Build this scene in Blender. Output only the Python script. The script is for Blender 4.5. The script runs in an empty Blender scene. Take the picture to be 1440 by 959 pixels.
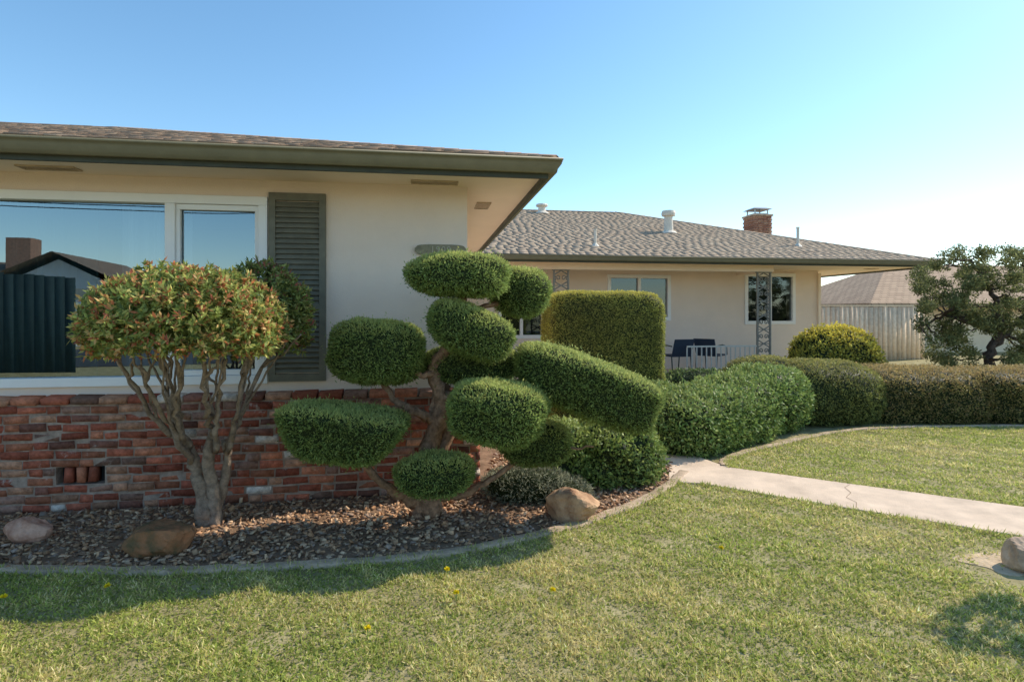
import bpy, math, random
import numpy as np
random.seed(4); RNG = np.random.default_rng(7)
sc = bpy.context.scene; col = sc.collection
F = 800.0; HZ = 440.0; H = 1.5
R = math.radians
# ---------- basic helpers ----------
def wp(px, py, Y):                      # point of the place seen at a pixel of the photo, at depth Y
    return np.array([(px-720)/F*Y, Y, H-(py-HZ)/F*Y])
def gp(px, py):
    Y = H*F/(py-HZ); return ((px-720)/F*Y, Y)
UD = np.array([.98852, .15109]); VD = np.array([-.15109, .98852]); C0 = np.array([-.382, 4.855])
def plane_u(px, v0, py=None):           # u (and z) on the wall plane v = v0
    k = (px-720)/F
    u = (k*(C0[1]+v0*VD[1])-C0[0]-v0*VD[0])/(UD[0]-k*UD[1])
    if py is None: return u
    Y = C0[1]+u*UD[1]+v0*VD[1]
    return u, H-(py-HZ)/F*Y
def link(o, parent=None):
    col.objects.link(o)
    if parent is not None: o.parent = parent
    return o
def tag(o, label=None, cat=None, group=None, kind=None):
    if label: o['label'] = label
    if cat: o['category'] = cat
    if group: o['group'] = group
    if kind: o['kind'] = kind
    return o
def thing(name, label, cat, loc=(0,0,0), rz=0, group=None):
    o = bpy.data.objects.new(name, None); link(o); o.location = loc; o.rotation_euler = (0,0,rz)
    o.empty_display_size = .2
    return tag(o, label, cat, group)
def mesh_np(name, V, Q, mat, parent=None, C=None, smooth=False, off=None):
    V = np.asarray(V, dtype=np.float32)
    if off is not None: V = V-np.array(off, dtype=np.float32)
    Q = np.asarray(Q, dtype=np.int32)
    me = bpy.data.meshes.new(name)
    me.vertices.add(len(V)); me.vertices.foreach_set('co', V.ravel())
    me.loops.add(Q.size); me.loops.foreach_set('vertex_index', Q.ravel())
    me.polygons.add(len(Q)); me.polygons.foreach_set('loop_start', np.arange(0, Q.size, Q.shape[1], dtype=np.int32))
    me.update(calc_edges=True)
    if smooth: me.polygons.foreach_set('use_smooth', np.ones(len(Q), dtype=bool))
    if C is not None:
        a = me.color_attributes.new('Col', 'FLOAT_COLOR', 'POINT')
        cc = np.ones((len(V), 4), dtype=np.float32); cc[:, :3] = C
        a.data.foreach_set('color', cc.ravel())
    me.materials.append(mat)
    o = bpy.data.objects.new(name, me); link(o, parent)
    return o
class MB:
    def __init__(s): s.v = []; s.f = []
    def box(s, x0, x1, y0, y1, z0, z1):
        n = len(s.v)
        s.v += [(x0,y0,z0),(x1,y0,z0),(x1,y1,z0),(x0,y1,z0),(x0,y0,z1),(x1,y0,z1),(x1,y1,z1),(x0,y1,z1)]
        s.f += [tuple(n+i for i in q) for q in ((0,3,2,1),(4,5,6,7),(0,1,5,4),(1,2,6,5),(2,3,7,6),(3,0,4,7))]
        return s
    def face(s, *p):
        n = len(s.v); s.v += [tuple(q) for q in p]; s.f.append(tuple(range(n, n+len(p)))); return s
    def prism(s, poly, z0, z1):
        n = len(s.v); k = len(poly)
        s.v += [(x,y,z0) for x,y in poly]+[(x,y,z1) for x,y in poly]
        s.f.append(tuple(range(n+k-1, n-1, -1))); s.f.append(tuple(range(n+k, n+2*k)))
        for i in range(k):
            j = (i+1) % k; s.f.append((n+i, n+j, n+k+j, n+k+i))
        return s
    def tube(s, pts, rad, n=8, cap=True):
        pts = [np.array(p, dtype=float) for p in pts]
        if not hasattr(rad, '__len__'): rad = [rad]*len(pts)
        b = len(s.v); up = None
        for i, p in enumerate(pts):
            t = pts[min(i+1, len(pts)-1)]-pts[max(i-1, 0)]; t /= (np.linalg.norm(t)+1e-9)
            if up is None:
                up = np.array([0,0,1.]) if abs(t[2]) < .9 else np.array([1.,0,0])
            a = np.cross(t, up); a /= np.linalg.norm(a); c = np.cross(a, t); up = c
            for k in range(n):
                th = 2*math.pi*k/n
                rk = rad[i]*(1+.16*math.sin(3*th+i*.35)) if n >= 7 else rad[i]
                s.v.append(tuple(p+rk*(a*math.cos(th)+c*math.sin(th))))
        for i in range(len(pts)-1):
            for k in range(n):
                k2 = (k+1) % n
                s.f.append((b+i*n+k, b+i*n+k2, b+(i+1)*n+k2, b+(i+1)*n+k))
        if cap:
            s.f.append(tuple(b+k for k in range(n))[::-1]); s.f.append(tuple(b+(len(pts)-1)*n+k for k in range(n)))
        return s
    def build(s, name, mat, parent=None, smooth=False, bevel=0):
        me = bpy.data.meshes.new(name); me.from_pydata([tuple(map(float, v)) for v in s.v], [], s.f); me.update()
        if smooth:
            for p in me.polygons: p.use_smooth = True
        me.materials.append(mat)
        o = bpy.data.objects.new(name, me); link(o, parent)
        if bevel:
            m = o.modifiers.new('b', 'BEVEL'); m.width = bevel; m.segments = 2; m.limit_method = 'ANGLE'
        return o
def nrm(a): return a/(np.linalg.norm(a, axis=-1, keepdims=True)+1e-9)
def noise3(P, f, seed=0):
    r = np.random.default_rng(seed); s = 0
    for i in range(6):
        k = r.normal(size=3)*f*(1+.5*i); s = s+np.sin(P@k+r.uniform(0, 6.28))/(1+.35*i)
    return s/3.0
def boxes(O, A, B, Cc, jit=0, cols=None):
    n = len(O)
    V = np.stack([O, O+A, O+A+B, O+B, O+Cc, O+A+Cc, O+A+B+Cc, O+B+Cc], 1)
    if jit: V = V+RNG.normal(size=V.shape)*jit
    base = (np.arange(n)*8)[:, None, None]
    q = np.array([(0,3,2,1),(4,5,6,7),(0,1,5,4),(1,2,6,5),(2,3,7,6),(3,0,4,7)])[None]
    Cl = None if cols is None else np.repeat(cols, 8, axis=0)
    return V.reshape(-1, 3), (base+q).reshape(-1, 4), Cl
def catmull(P, n=8):
    P = [np.array(p, dtype=float) for p in P]; Q = [2*P[0]-P[1]]+P+[2*P[-1]-P[-2]]; out = []
    for i in range(1, len(Q)-2):
        for k in range(n):
            t = k/n; a, b, c, d = Q[i-1:i+3]
            out.append(.5*((2*b)+(c-a)*t+(2*a-5*b+4*c-d)*t*t+(-a+3*b-3*c+d)*t**3))
    out.append(P[-1]); return out
def inpoly(X, Y, poly):
    ins = np.zeros(len(X), bool); n = len(poly)
    for i in range(n):
        x0, y0 = poly[i]; x1, y1 = poly[(i+1) % n]
        c = ((y0 > Y) != (y1 > Y)) & (X < (x1-x0)*(Y-y0)/((y1-y0)+1e-12)+x0)
        ins ^= c
    return ins
# ---------- materials ----------
def newmat(name):
    m = bpy.data.materials.new(name); m.use_nodes = True; nt = m.node_tree
    return m, nt, nt.nodes['Principled BSDF']
def mat(name, c, rough=.7, nscale=0, namt=.3, bump=0, bscale=None, metal=0, c2=None, spec=.3, detail=6):
    m, nt, b = newmat(name); b.inputs['Roughness'].default_value = rough; b.inputs['Metallic'].default_value = metal
    b.inputs['Specular IOR Level'].default_value = spec
    b.inputs['Base Color'].default_value = (*c, 1)
    tc = nt.nodes.new('ShaderNodeTexCoord')
    if nscale:
        n = nt.nodes.new('ShaderNodeTexNoise'); n.inputs['Scale'].default_value = nscale; n.inputs['Detail'].default_value = detail
        n.inputs['Roughness'].default_value = .65
        r = nt.nodes.new('ShaderNodeValToRGB'); r.color_ramp.elements[0].position = .3; r.color_ramp.elements[1].position = .7
        lo = tuple(x*(1-namt) for x in c); hi = c2 if c2 else tuple(min(1, x*(1+namt)) for x in c)
        r.color_ramp.elements[0].color = (*lo, 1); r.color_ramp.elements[1].color = (*hi, 1)
        nt.links.new(tc.outputs['Object'], n.inputs['Vector']); nt.links.new(n.outputs['Fac'], r.inputs['Fac']); nt.links.new(r.outputs['Color'], b.inputs['Base Color'])
    if bump:
        n2 = nt.nodes.new('ShaderNodeTexNoise'); n2.inputs['Scale'].default_value = bscale or 60; n2.inputs['Detail'].default_value = 5
        bp = nt.nodes.new('ShaderNodeBump'); bp.inputs['Strength'].default_value = bump; bp.inputs['Distance'].default_value = .01
        nt.links.new(tc.outputs['Object'], n2.inputs['Vector']); nt.links.new(n2.outputs['Fac'], bp.inputs['Height']); nt.links.new(bp.outputs['Normal'], b.inputs['Normal'])
    return m
def colmat(name, rough=.6, trans=0, spec=.3, nscale=0, namt=.3, bump=0, bscale=80, smear=None):
    m, nt, b = newmat(name); b.inputs['Roughness'].default_value = rough; b.inputs['Specular IOR Level'].default_value = spec
    a = nt.nodes.new('ShaderNodeAttribute'); a.attribute_name = 'Col'; out = a.outputs['Color']
    tc = nt.nodes.new('ShaderNodeTexCoord')
    if nscale:
        n = nt.nodes.new('ShaderNodeTexNoise'); n.inputs['Scale'].default_value = nscale; n.inputs['Detail'].default_value = 8; n.inputs['Roughness'].default_value = .7
        mr = nt.nodes.new('ShaderNodeMapRange'); mr.inputs[1].default_value = .3; mr.inputs[2].default_value = .7
        mr.inputs[3].default_value = 1-namt; mr.inputs[4].default_value = 1+namt
        mx = nt.nodes.new('ShaderNodeVectorMath'); mx.operation = 'SCALE'
        nt.links.new(tc.outputs['Object'], n.inputs['Vector']); nt.links.new(n.outputs['Fac'], mr.inputs[0])
        nt.links.new(out, mx.inputs[0]); nt.links.new(mr.outputs[0], mx.inputs['Scale']); out = mx.outputs[0]
    if smear:
        n = nt.nodes.new('ShaderNodeTexNoise'); n.inputs['Scale'].default_value = smear[1]; n.inputs['Detail'].default_value = 10; n.inputs['Roughness'].default_value = .78
        r = nt.nodes.new('ShaderNodeMapRange'); r.inputs[1].default_value = smear[2]; r.inputs[2].default_value = smear[2]+.10; r.inputs[4].default_value = .85
        mx = nt.nodes.new('ShaderNodeMix'); mx.data_type = 'RGBA'
        nt.links.new(tc.outputs['Object'], n.inputs['Vector']); nt.links.new(n.outputs['Fac'], r.inputs[0]); nt.links.new(r.outputs[0], mx.inputs[0])
        nt.links.new(out, mx.inputs[6]); mx.inputs[7].default_value = (*smear[0], 1); out = mx.outputs[2]
    nt.links.new(out, b.inputs['Base Color'])
    if bump:
        n2 = nt.nodes.new('ShaderNodeTexNoise'); n2.inputs['Scale'].default_value = bscale; n2.inputs['Detail'].default_value = 6
        bp = nt.nodes.new('ShaderNodeBump'); bp.inputs['Strength'].default_value = bump; bp.inputs['Distance'].default_value = .01
        nt.links.new(tc.outputs['Object'], n2.inputs['Vector']); nt.links.new(n2.outputs['Fac'], bp.inputs['Height']); nt.links.new(bp.outputs['Normal'], b.inputs['Normal'])
    if trans:
        t = nt.nodes.new('ShaderNodeBsdfTranslucent'); mxs = nt.nodes.new('ShaderNodeMixShader'); mxs.inputs[0].default_value = trans
        nt.links.new(out, t.inputs['Color']); nt.links.new(b.outputs[0], mxs.inputs[1]); nt.links.new(t.outputs[0], mxs.inputs[2])
        nt.links.new(mxs.outputs[0], nt.nodes['Material Output'].inputs['Surface'])
    return m
def glassmat(name, base=.18):
    m, nt, b = newmat(name); nt.nodes.remove(b)
    g = nt.nodes.new('ShaderNodeBsdfGlossy'); g.inputs['Roughness'].default_value = .0; g.inputs['Color'].default_value = (.76,.92,1,1)
    t = nt.nodes.new('ShaderNodeBsdfTransparent'); t.inputs['Color'].default_value = (.62,.70,.72,1)
    fr = nt.nodes.new('ShaderNodeFresnel'); fr.inputs['IOR'].default_value = 1.5
    ad = nt.nodes.new('ShaderNodeMath'); ad.operation = 'ADD'; ad.inputs[1].default_value = base; ad.use_clamp = True
    n = nt.nodes.new('ShaderNodeTexNoise'); n.inputs['Scale'].default_value = 1.1; n.inputs['Detail'].default_value = 1
    bp = nt.nodes.new('ShaderNodeBump'); bp.inputs['Strength'].default_value = .06; bp.inputs['Distance'].default_value = .02
    mx = nt.nodes.new('ShaderNodeMixShader')
    nt.links.new(n.outputs['Fac'], bp.inputs['Height']); nt.links.new(bp.outputs['Normal'], g.inputs['Normal'])
    nt.links.new(fr.outputs[0], ad.inputs[0]); nt.links.new(ad.outputs[0], mx.inputs[0]); nt.links.new(t.outputs[0], mx.inputs[1]); nt.links.new(g.outputs[0], mx.inputs[2])
    nt.links.new(mx.outputs[0], nt.nodes['Material Output'].inputs['Surface'])
    return m
M = dict(
 stucco=mat('stucco', (.86,.715,.60), .9, 1.2, .05, .6, 140, spec=.1),
 soffit=mat('soffit_paint', (.90,.75,.60), .7, 2, .04, spec=.2),
 gutter=mat('olive_gutter', (.20,.18,.115), .45, 6, .12),
 fascia=mat('dark_fascia', (.06,.068,.052), .6, 5, .2),
 shutter=mat('olive_shutter', (.16,.15,.11), .6, 9, .2),
 white=mat('white_vinyl', (.88,.86,.83), .4, 3, .03),
 tan=mat('vent_tan', (.50,.39,.27), .7, 10, .2),
 iron=mat('painted_iron', (.24,.23,.20), .5, 12, .2),
 railw=mat('grey_white_painted_rail', (.60,.58,.53), .5, 12, .1),
 mortar=mat('mortar', (.36,.27,.215), .95, 14, .4, .6, 60, spec=.1),
 brick=colmat('used_brick', .9, 0, .1, 24, .45, .9, 90, smear=((.70,.61,.53), 5, .60)),
 shake=colmat('roof_shake', .9, 0, .1, 5, .12, .3, 120),
 under=mat('roof_underlay', (.12,.095,.07), .95),
 dark=mat('dark_interior', (.03,.032,.035), .9),
 room=mat('room_wall', (.08,.08,.085), .9),
 glass=glassmat('window_glass', .24), glass2=glassmat('rear_window_glass', .08),
 concrete=mat('concrete', (.70,.54,.40), .9, 3.5, .2, .4, 90, spec=.15, detail=10),
 curb=mat('curb_concrete', (.50,.37,.26), .92, 9, .38, .8, 70, spec=.1, detail=10),
 soil=mat('soil', (.24,.155,.10), .95, 9, .4, .8, 40, spec=.1),
 ground=mat('ground_turf', (.33,.28,.13), .95, 5, .35, .8, 50, spec=.1, c2=(.48,.41,.22)),
 bark=mat('grey_bark', (.29,.22,.165), .9, 22, .5, .9, 60, spec=.1),
 barkd=mat('dark_bark', (.10,.075,.06), .9, 22, .5, .9, 60, spec=.1),
 bark2=mat('juniper_bark', (.32,.19,.12), .95, 26, .55, 1.0, 70, spec=.1),
 metal=mat('galvanised_metal', (.45,.45,.44), .4, 9, .15, metal=.7),
 pipe=mat('roof_pipe', (.74,.66,.55), .6, 9, .12),
 leaf=colmat('leaf', .55, .40, .25),
 gloss=colmat('glossy_leaf', .5, .34, .22),
 needle=colmat('needle', .7, .42, .12),
 grassm=colmat('grass_blade', .65, .44, .2),
 chip=colmat('bark_chip', .9, 0, .1),
 asphalt=mat('asphalt', (.055,.055,.056), .9, 30, .25),
 fence=colmat('weathered_boards', .85, 0, .15, 9, .2, .3, 30),
 cream=mat('cream_wall', (.82,.66,.48), .85, 3, .06),
 navy=mat('navy_sling', (.03,.045,.075), .6),
 teal=mat('teal_drape', (.035,.085,.09), .9, 4, .2),
 sheer=mat('sheer_curtain', (.38,.43,.46), .9, 2, .08),
 petal=mat('yellow_petal', (.9,.72,.02), .6), stem=mat('green_stem', (.14,.25,.06), .6),
 plaque=mat('weathered_plaque', (.26,.23,.15), .7, 18, .3), num=mat('plaque_numeral', (.46,.42,.32), .6),
)
# ---------- foliage tools ----------
def grid_super(c, r, p=2.3, tilt=0, yaw=0, bot=1.0, amp=.04, nf=2.5, seed=1, nu=44, nv=26, taper=0):
    th = np.linspace(0, 2*np.pi, nu+1); ph = np.linspace(-np.pi/2, np.pi/2, nv+1)
    T, Pp = np.meshgrid(th, ph)
    d = np.stack([np.cos(Pp)*np.cos(T), np.cos(Pp)*np.sin(T), np.sin(Pp)], -1)
    q = d*(np.sum(np.abs(d)**p, -1, keepdims=True)**(-1/p))
    q[..., 2] = np.where(q[..., 2] < 0, q[..., 2]*bot, q[..., 2])
    q = q*(1+amp*noise3(q, nf, seed)[..., None]); q[:, -1] = q[:, 0]
    if taper: q[..., :2] *= (1+taper*q[..., 2:3])      # wider towards the top
    q = q*np.array(r)
    a = R(tilt); x, z = q[..., 0].copy(), q[..., 2].copy(); q[..., 0] = x*math.cos(a)-z*math.sin(a); q[..., 2] = x*math.sin(a)+z*math.cos(a)
    a = R(yaw); x, y = q[..., 0].copy(), q[..., 1].copy(); q[..., 0] = x*math.cos(a)-y*math.sin(a); q[..., 1] = x*math.sin(a)+y*math.cos(a)
    return q+np.array(c)
def sample_grid(G, dens):
    a, b, c, d = G[:-1, :-1], G[:-1, 1:], G[1:, 1:], G[1:, :-1]
    cr = np.cross(c-a, d-b); ar = .5*np.linalg.norm(cr, axis=-1)
    n = int(ar.sum()*dens); w = (ar/ar.sum()).ravel()
    idx = RNG.choice(len(w), n, p=w); s, t = RNG.random(n)[:, None], RNG.random(n)[:, None]
    a, b, c, d = [k.reshape(-1, 3)[idx] for k in (a, b, c, d)]
    return (a*(1-s)*(1-t)+b*s*(1-t)+c*s*t+d*(1-s)*t), nrm(cr.reshape(-1, 3)[idx])
def core(G, shrink, colr):
    ctr = G.reshape(-1, 3).mean(0); q = G-nrm(G-ctr)*shrink
    h, w = q.shape[:2]; idx = np.arange(h*w).reshape(h, w)
    Q = np.stack([idx[:-1, :-1], idx[:-1, 1:], idx[1:, 1:], idx[1:, :-1]], -1).reshape(-1, 4)
    return q.reshape(-1, 3), Q, np.tile(colr, (h*w, 1))
def cards(P, D, S, L, W, C):
    n = len(P); L = L[:, None]; W = W[:, None]
    V = np.stack([P, P+D*L*.5+S*W*.5, P+D*L, P+D*L*.5-S*W*.5], 1).reshape(-1, 3)
    return V, np.arange(4*n).reshape(-1, 4), np.repeat(C, 4, axis=0)
def merge(parts):
    V, Q, C, k = [], [], [], 0
    for v, q, c in parts:
        V.append(v); Q.append(q+k); C.append(c); k += len(v)
    return np.concatenate(V), np.concatenate(Q), np.concatenate(C)
def pal(n, cols, w, P=None, var=.35, seed=3, nf=3):
    cols = np.array(cols); i = RNG.choice(len(cols), n, p=np.array(w)/sum(w))
    c = cols[i]*(1+var*(RNG.random((n, 1))*2-1))
    if P is not None: c = c*(1+.22*noise3(P, nf, seed)[:, None]+.15*noise3(P, nf*5, seed+1)[:, None])
    return np.clip(c, .003, 1)
def foliage(name, grids, dens, L, W, cols, w, m, parent=None, mode='needle', corec=(.03,.045,.015), shrink=.03, top=None, depth=.02, off=None, holes=0, seed=3, rag=.6, lump=0, sprigs=0):
    parts = []
    for G in grids:
        parts.append(core(G, shrink+lump, corec))  # core coloured dark to stand in for shade between the leaves
        P, N = sample_grid(G, dens); n = len(P)
        if holes:
            k = noise3(P, 9, seed+9) > -holes; P, N = P[k], N[k]; n = len(P)
        if lump: P = P+N*(lump*(noise3(P, 11, seed+5)+.5*noise3(P, 27, seed+6)))[:, None]
        P = P-N*RNG.random((n, 1))*depth
        if sprigs:
            k = RNG.random(n) < sprigs; P[k] += N[k]*RNG.random((k.sum(), 1))*.05
        r = RNG.normal(size=(n, 3))
        if mode == 'needle':
            D = nrm(N+rag*r+np.array([0,0,.25])); S = nrm(np.cross(D, RNG.normal(size=(n, 3))))
        else:
            D = nrm(N*.55+r*.8+np.array([0,0,.15])); S = nrm(np.cross(D, nrm(N+.5*RNG.normal(size=(n, 3)))))
        C = pal(n, cols, w, P, seed=seed)
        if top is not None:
            f = np.clip(N[:, 2:3]*1.2-.2, 0, 1)*top[1]*RNG.random((n, 1))**.5; C = C*(1-f)+np.array(top[0])*f  # upward leaves tinted: yellowish growth and sunlight, both put into the colour
        LL = L*(.6+.8*RNG.random(n)); WW = W*(.7+.6*RNG.random(n))
        k = P[:, 2] > -.01
        parts.append(cards(P[k], D[k], S[k], LL[k], WW[k], C[k]))
    V, Q, C = merge(parts)
    V[:, 2] = np.maximum(V[:, 2], -.02)
    return mesh_np(name, V, Q, m, parent, C, off=off)
# ================= SETTING =================
g = MB(); g.face((-300,-300,-.02),(300,-300,-.02),(300,400,-.02),(-300,400,-.02)); tag(g.build('ground', M['ground']), kind='structure')
bedEdge = [(-7,3.25),(-5,3.28),(-2.98,3.31),(-2.2,3.29),(-1.53,3.33),(-.52,3.50),(.24,3.87),(.87,4.36),(1.30,4.85),(1.62,5.35)]
BE = [tuple(p) for p in catmull(bedEdge, 8)]
walkLow = [(1.66,4.97),(2.5,4.38),(3.41,3.79),(5.2,2.62),(8,.8)]
walkUp = [(8.8,1.6),(6,3.12),(3.93,4.36),(2.9,4.98),(2.12,5.47)]
curbR = [(2.06,5.46),(2.13,5.72),(2.45,6.06),(2.97,6.42),(3.88,7.02),(4.9,7.38),(6.75,7.5),(9,7.5),(12,7.4)]
CR = [tuple(p) for p in catmull(curbR, 8)]
lawnA = BE[:-4]+walkLow+[(8,-1),(-7,-1)]
lawnB = CR+[(12,-.3),(8.8,1.6)]+walkUp[1:]
g = MB(); g.prism(lawnA, -.015, 0); g.prism(lawnB, -.015, 0); tag(g.build('lawn', M['ground']), kind='structure')
bed = BE+[(1.55,6),(.2,6.7),(-.3,7.2),(-.5,4.9),(-7,3.9)]
g = MB(); g.prism(bed, -.015, .004); tag(g.build('garden_bed', M['soil']), kind='structure')
g = MB(); g.prism([(-.2,11.2),(-.2,7.3),(.3,6.7),(1.35,5.9),(1.52,5.5),(1.38,5.02)]+walkLow+walkUp+[(2.03,5.62),(1.85,6.1),(.9,7.1),(.6,7.6),(.6,11.2)], -.015, .016)
tag(g.build('walkway', M['concrete'], bevel=.006), kind='structure')
cp = [(2.62,4.33),(2.70,4.46),(2.69,4.58),(2.80,4.70),(2.83,4.84),(2.93,4.93)]; g = MB()
for i in range(len(cp)-1):
    (x0,y0),(x1,y1) = cp[i], cp[i+1]; w0 = .0022; g.face((x0-w0,y0,.0175),(x0+w0,y0,.0175),(x1+w0,y1,.0175),(x1-w0,y1,.0175))
tag(g.build('walkway_crack', M['soil']), kind='structure')
def curb(name, pts, w, h):
    pts = [np.array(p) for p in pts]; V = []; Q = []; n = len(pts)
    for i, p in enumerate(pts):
        t = pts[min(i+1, n-1)]-pts[max(i-1, 0)]; t /= np.linalg.norm(t); nn = np.array([-t[1], t[0]])
        for o, z in ((-w/2,-.02),(-w/2,h*.8),(-w/2+.015,h),(w/2-.015,h),(w/2,h*.8),(w/2,-.02)):
            q = p+nn*(o+.006*math.sin(i*2.1+o*30)); V.append((q[0], q[1], z+.003*math.sin(i*1.3)*(z > 0)))
    for i in range(n-1):
        for k in range(5): Q.append((i*6+k, i*6+6+k, i*6+7+k, i*6+k+1))
    Q.append((0,1,4,5)); Q.append((n*6-1, n*6-2, n*6-5, n*6-6))
    return tag(mesh_np(name, V, Q, M['curb']), kind='structure')
curb('garden_kerb', BE, .085, .024)
curb('lawn_kerb', CR[2:], .08, .026)
g = MB(); g.face((-80,-18,-.008),(80,-18,-.008),(80,-9,-.008),(-80,-9,-.008)); tag(g.build('road', M['asphalt']), kind='structure')
# ---------- grass ----------
def grass():
    parts = []
    for (y0, y1, dens) in ((1.7,2.6,17000),(2.6,3.4,14000),(3.4,4.6,9000),(4.6,7.6,5200)):
        xm = y1*.9*1.15+.4; n = int(2*xm*(y1-y0)*dens)
        X = RNG.uniform(-xm, xm, n); Y = RNG.uniform(y0, y1, n)
        k = (np.abs(X) < Y*.9*1.12+.3) & (inpoly(X, Y, lawnA) | inpoly(X, Y, lawnB))
        X, Y = X[k], Y[k]
        P = np.stack([X, Y, np.zeros_like(X)], 1)
        big = noise3(P, 1.6, 5); sm = noise3(P, 6, 6); fine = noise3(P, 16, 8)
        dd = np.hypot(X-3.0, (Y-3.32)*1.2)+.12*noise3(P, 7, 12)
        keep = RNG.random(len(P)) < np.clip(.86+.35*sm+.5*fine, .12, 1)*np.clip((dd-.2)*3, .03, 1)
        P, big, sm, fine = P[keep], big[keep], sm[keep], fine[keep]; n = len(P)
        dry = np.clip(.38+.40*big+.32*sm+.25*fine, .06, .9)
        isdry = RNG.random(n) < dry
        wide = (RNG.random(n) < .16+.3*np.clip(noise3(P, 3, 14)-.2, 0, 1)) & ~isdry
        c = pal(n, [(.39,.44,.10),(.48,.52,.135),(.29,.35,.075)], [3,3,2], None, .3)
        cd = pal(n, [(.74,.62,.30),(.60,.53,.21),(.84,.72,.40)], [2,3,1], None, .25)
        c[isdry] = cd[isdry]; c = np.clip(c*(1+.2*sm+.15*fine)[:, None], 0, .95)
        Lh = (.018+.020*RNG.random(n))*(1+.4*sm); Lh[wide] *= .7
        W = (.0035+.003*RNG.random(n))*(1+.16*(P[:, 1]-2)); W[wide] *= 3
        D = nrm(RNG.normal(size=(n, 3))*np.array([.85,.85,.15])+np.array([0,0,.75])); D[wide] = nrm(D[wide]*np.array([1.6,1.6,.6]))
        S = nrm(np.cross(D, RNG.normal(size=(n, 3))))
        parts.append(cards(P, D, S, Lh, W, c))
    for line in (BE, CR, catmull(walkLow, 10), catmull(walkUp, 10)):
        L_ = np.array(line); n = 260*len(L_)//4; i = RNG.integers(0, len(L_)-1, n); t = RNG.random((n, 1)); P2 = L_[i]*(1-t)+L_[i+1]*t
        tg = nrm(L_[i+1]-L_[i]); nn = np.stack([-tg[:, 1], tg[:, 0]], 1); P2 = P2+nn*RNG.normal(size=(n, 1))*.05
        ok = (inpoly(P2[:, 0], P2[:, 1], lawnA) | inpoly(P2[:, 0], P2[:, 1], lawnB)) & (P2[:, 1] > 1.7) & (np.abs(P2[:, 0]) < P2[:, 1]*.9*1.12+.3); P2 = P2[ok]; n = len(P2)
        P = np.concatenate([P2, np.zeros((n, 1))], 1); D = nrm(RNG.normal(size=(n, 3))*np.array([.6,.6,.1])+np.array([0,0,.9])); S = nrm(np.cross(D, RNG.normal(size=(n, 3))))
        parts.append(cards(P, D, S, .03+.035*RNG.random(n), np.full(n, .006), pal(n, [(.36,.42,.10),(.44,.48,.13),(.62,.54,.26)], [3,3,2], None, .3)))
    V, Q, C = merge(parts)
    o = mesh_np('grass', V, Q, M['grassm'], None, C); tag(o, 'short patchy green and straw coloured lawn grass in front of the house', 'grass', kind='stuff')
grass()
# ---------- mulch ----------
def mulch():
    n = 24000; X = RNG.uniform(-4.4, 1.7, n); Y = RNG.uniform(3.2, 6.0, n)
    k = inpoly(X, Y, bed) & (((X-C0[0])*VD[0]+(Y-C0[1])*VD[1] < -.12) | (X > -.2))
    P = np.stack([X, Y, np.zeros(n)], 1)[k]
    B = np.array(BE); d = np.min(np.hypot(P[:, None, 0]-B[None, :, 0], P[:, None, 1]-B[None, :, 1]), 1); P = P[d > .055]; n = len(P)
    P[:, 2] = RNG.random(n)*.016+.006*noise3(P, 5, 2)
    a = nrm(RNG.normal(size=(n, 3))*np.array([1,1,.25])); b = nrm(np.cross(a, RNG.normal(size=(n, 3))*np.array([.5,.5,1])+np.array([0,0,1]))); c = np.cross(a, b)
    la = .016+.028*RNG.random((n, 1)); lb = la*(.35+.4*RNG.random((n, 1))); lc = .004+.007*RNG.random((n, 1))
    cols = pal(n, [(.44,.25,.14),(.54,.35,.215),(.29,.175,.11),(.64,.44,.28),(.36,.26,.20)], [3,3,3,1.5,1.5], None, .35)
    V, Q, C = boxes(P, a*la, b*lb, c*lc, .0025, cols)
    tag(mesh_np('mulch', V, Q, M['chip'], None, C), 'brown chunky bark and stone mulch filling the garden bed', 'mulch', kind='stuff')
mulch()
# ================= HOUSE =================
RZ = math.atan2(UD[1], UD[0])
house = thing('house', 'single storey cream stucco house with red brick base, olive gutters and shake roof', 'house', (C0[0], C0[1], 0), RZ)
ZS = 2.57; WV = 8.2; WU = 9.47
def wall_open(mb, u0, u1, v0, v1, z0, z1, ops):
    us = sorted({u0, u1, *[o[0] for o in ops], *[o[1] for o in ops]}); zs = sorted({z0, z1, *[o[2] for o in ops], *[o[3] for o in ops]})
    for i in range(len(us)-1):
        run = None
        for j in range(len(zs)-1):
            cu, cz = (us[i]+us[i+1])/2, (zs[j]+zs[j+1])/2
            hole = any(o[0] < cu < o[1] and o[2] < cz < o[3] for o in ops)
            if not hole:
                run = (run[0], zs[j+1]) if run else (zs[j], zs[j+1])
            if hole or j == len(zs)-2:
                if run: mb.box(us[i], us[i+1], v0, v1, run[0], run[1])
                run = None
uR = plane_u(377, 0); uM0 = plane_u(233, 0); uM1 = plane_u(247, 0); uL = -4.9; zt, zb = 2.435, .93
w = MB(); wall_open(w, -9, 0, 0, .15, 0, ZS, [(uL, uR, zb, zt)]); w.box(-.15, 0, .15, WV, 0, ZS); w.build('wall', M['stucco'], house)
wins = []
for (a, b, t, bt) in ((700,766,385,476),(854,943,386,451),(1047,1118,384,456)):
    ua, z1 = plane_u(a, WV, t); ub, z0 = plane_u(b, WV, bt); wins.append((ua, ub, z0, z1))
w = MB(); wall_open(w, 0, WU, WV, WV+.15, 0, ZS, wins); w.box(WU-.15, WU, WV+.15, 17, 0, ZS); w.box(-9, WU, 17, 17.15, 0, ZS); w.box(-9.15,-9,0,17.15,0,ZS); w.build('wall', M['stucco'], house)
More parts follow.
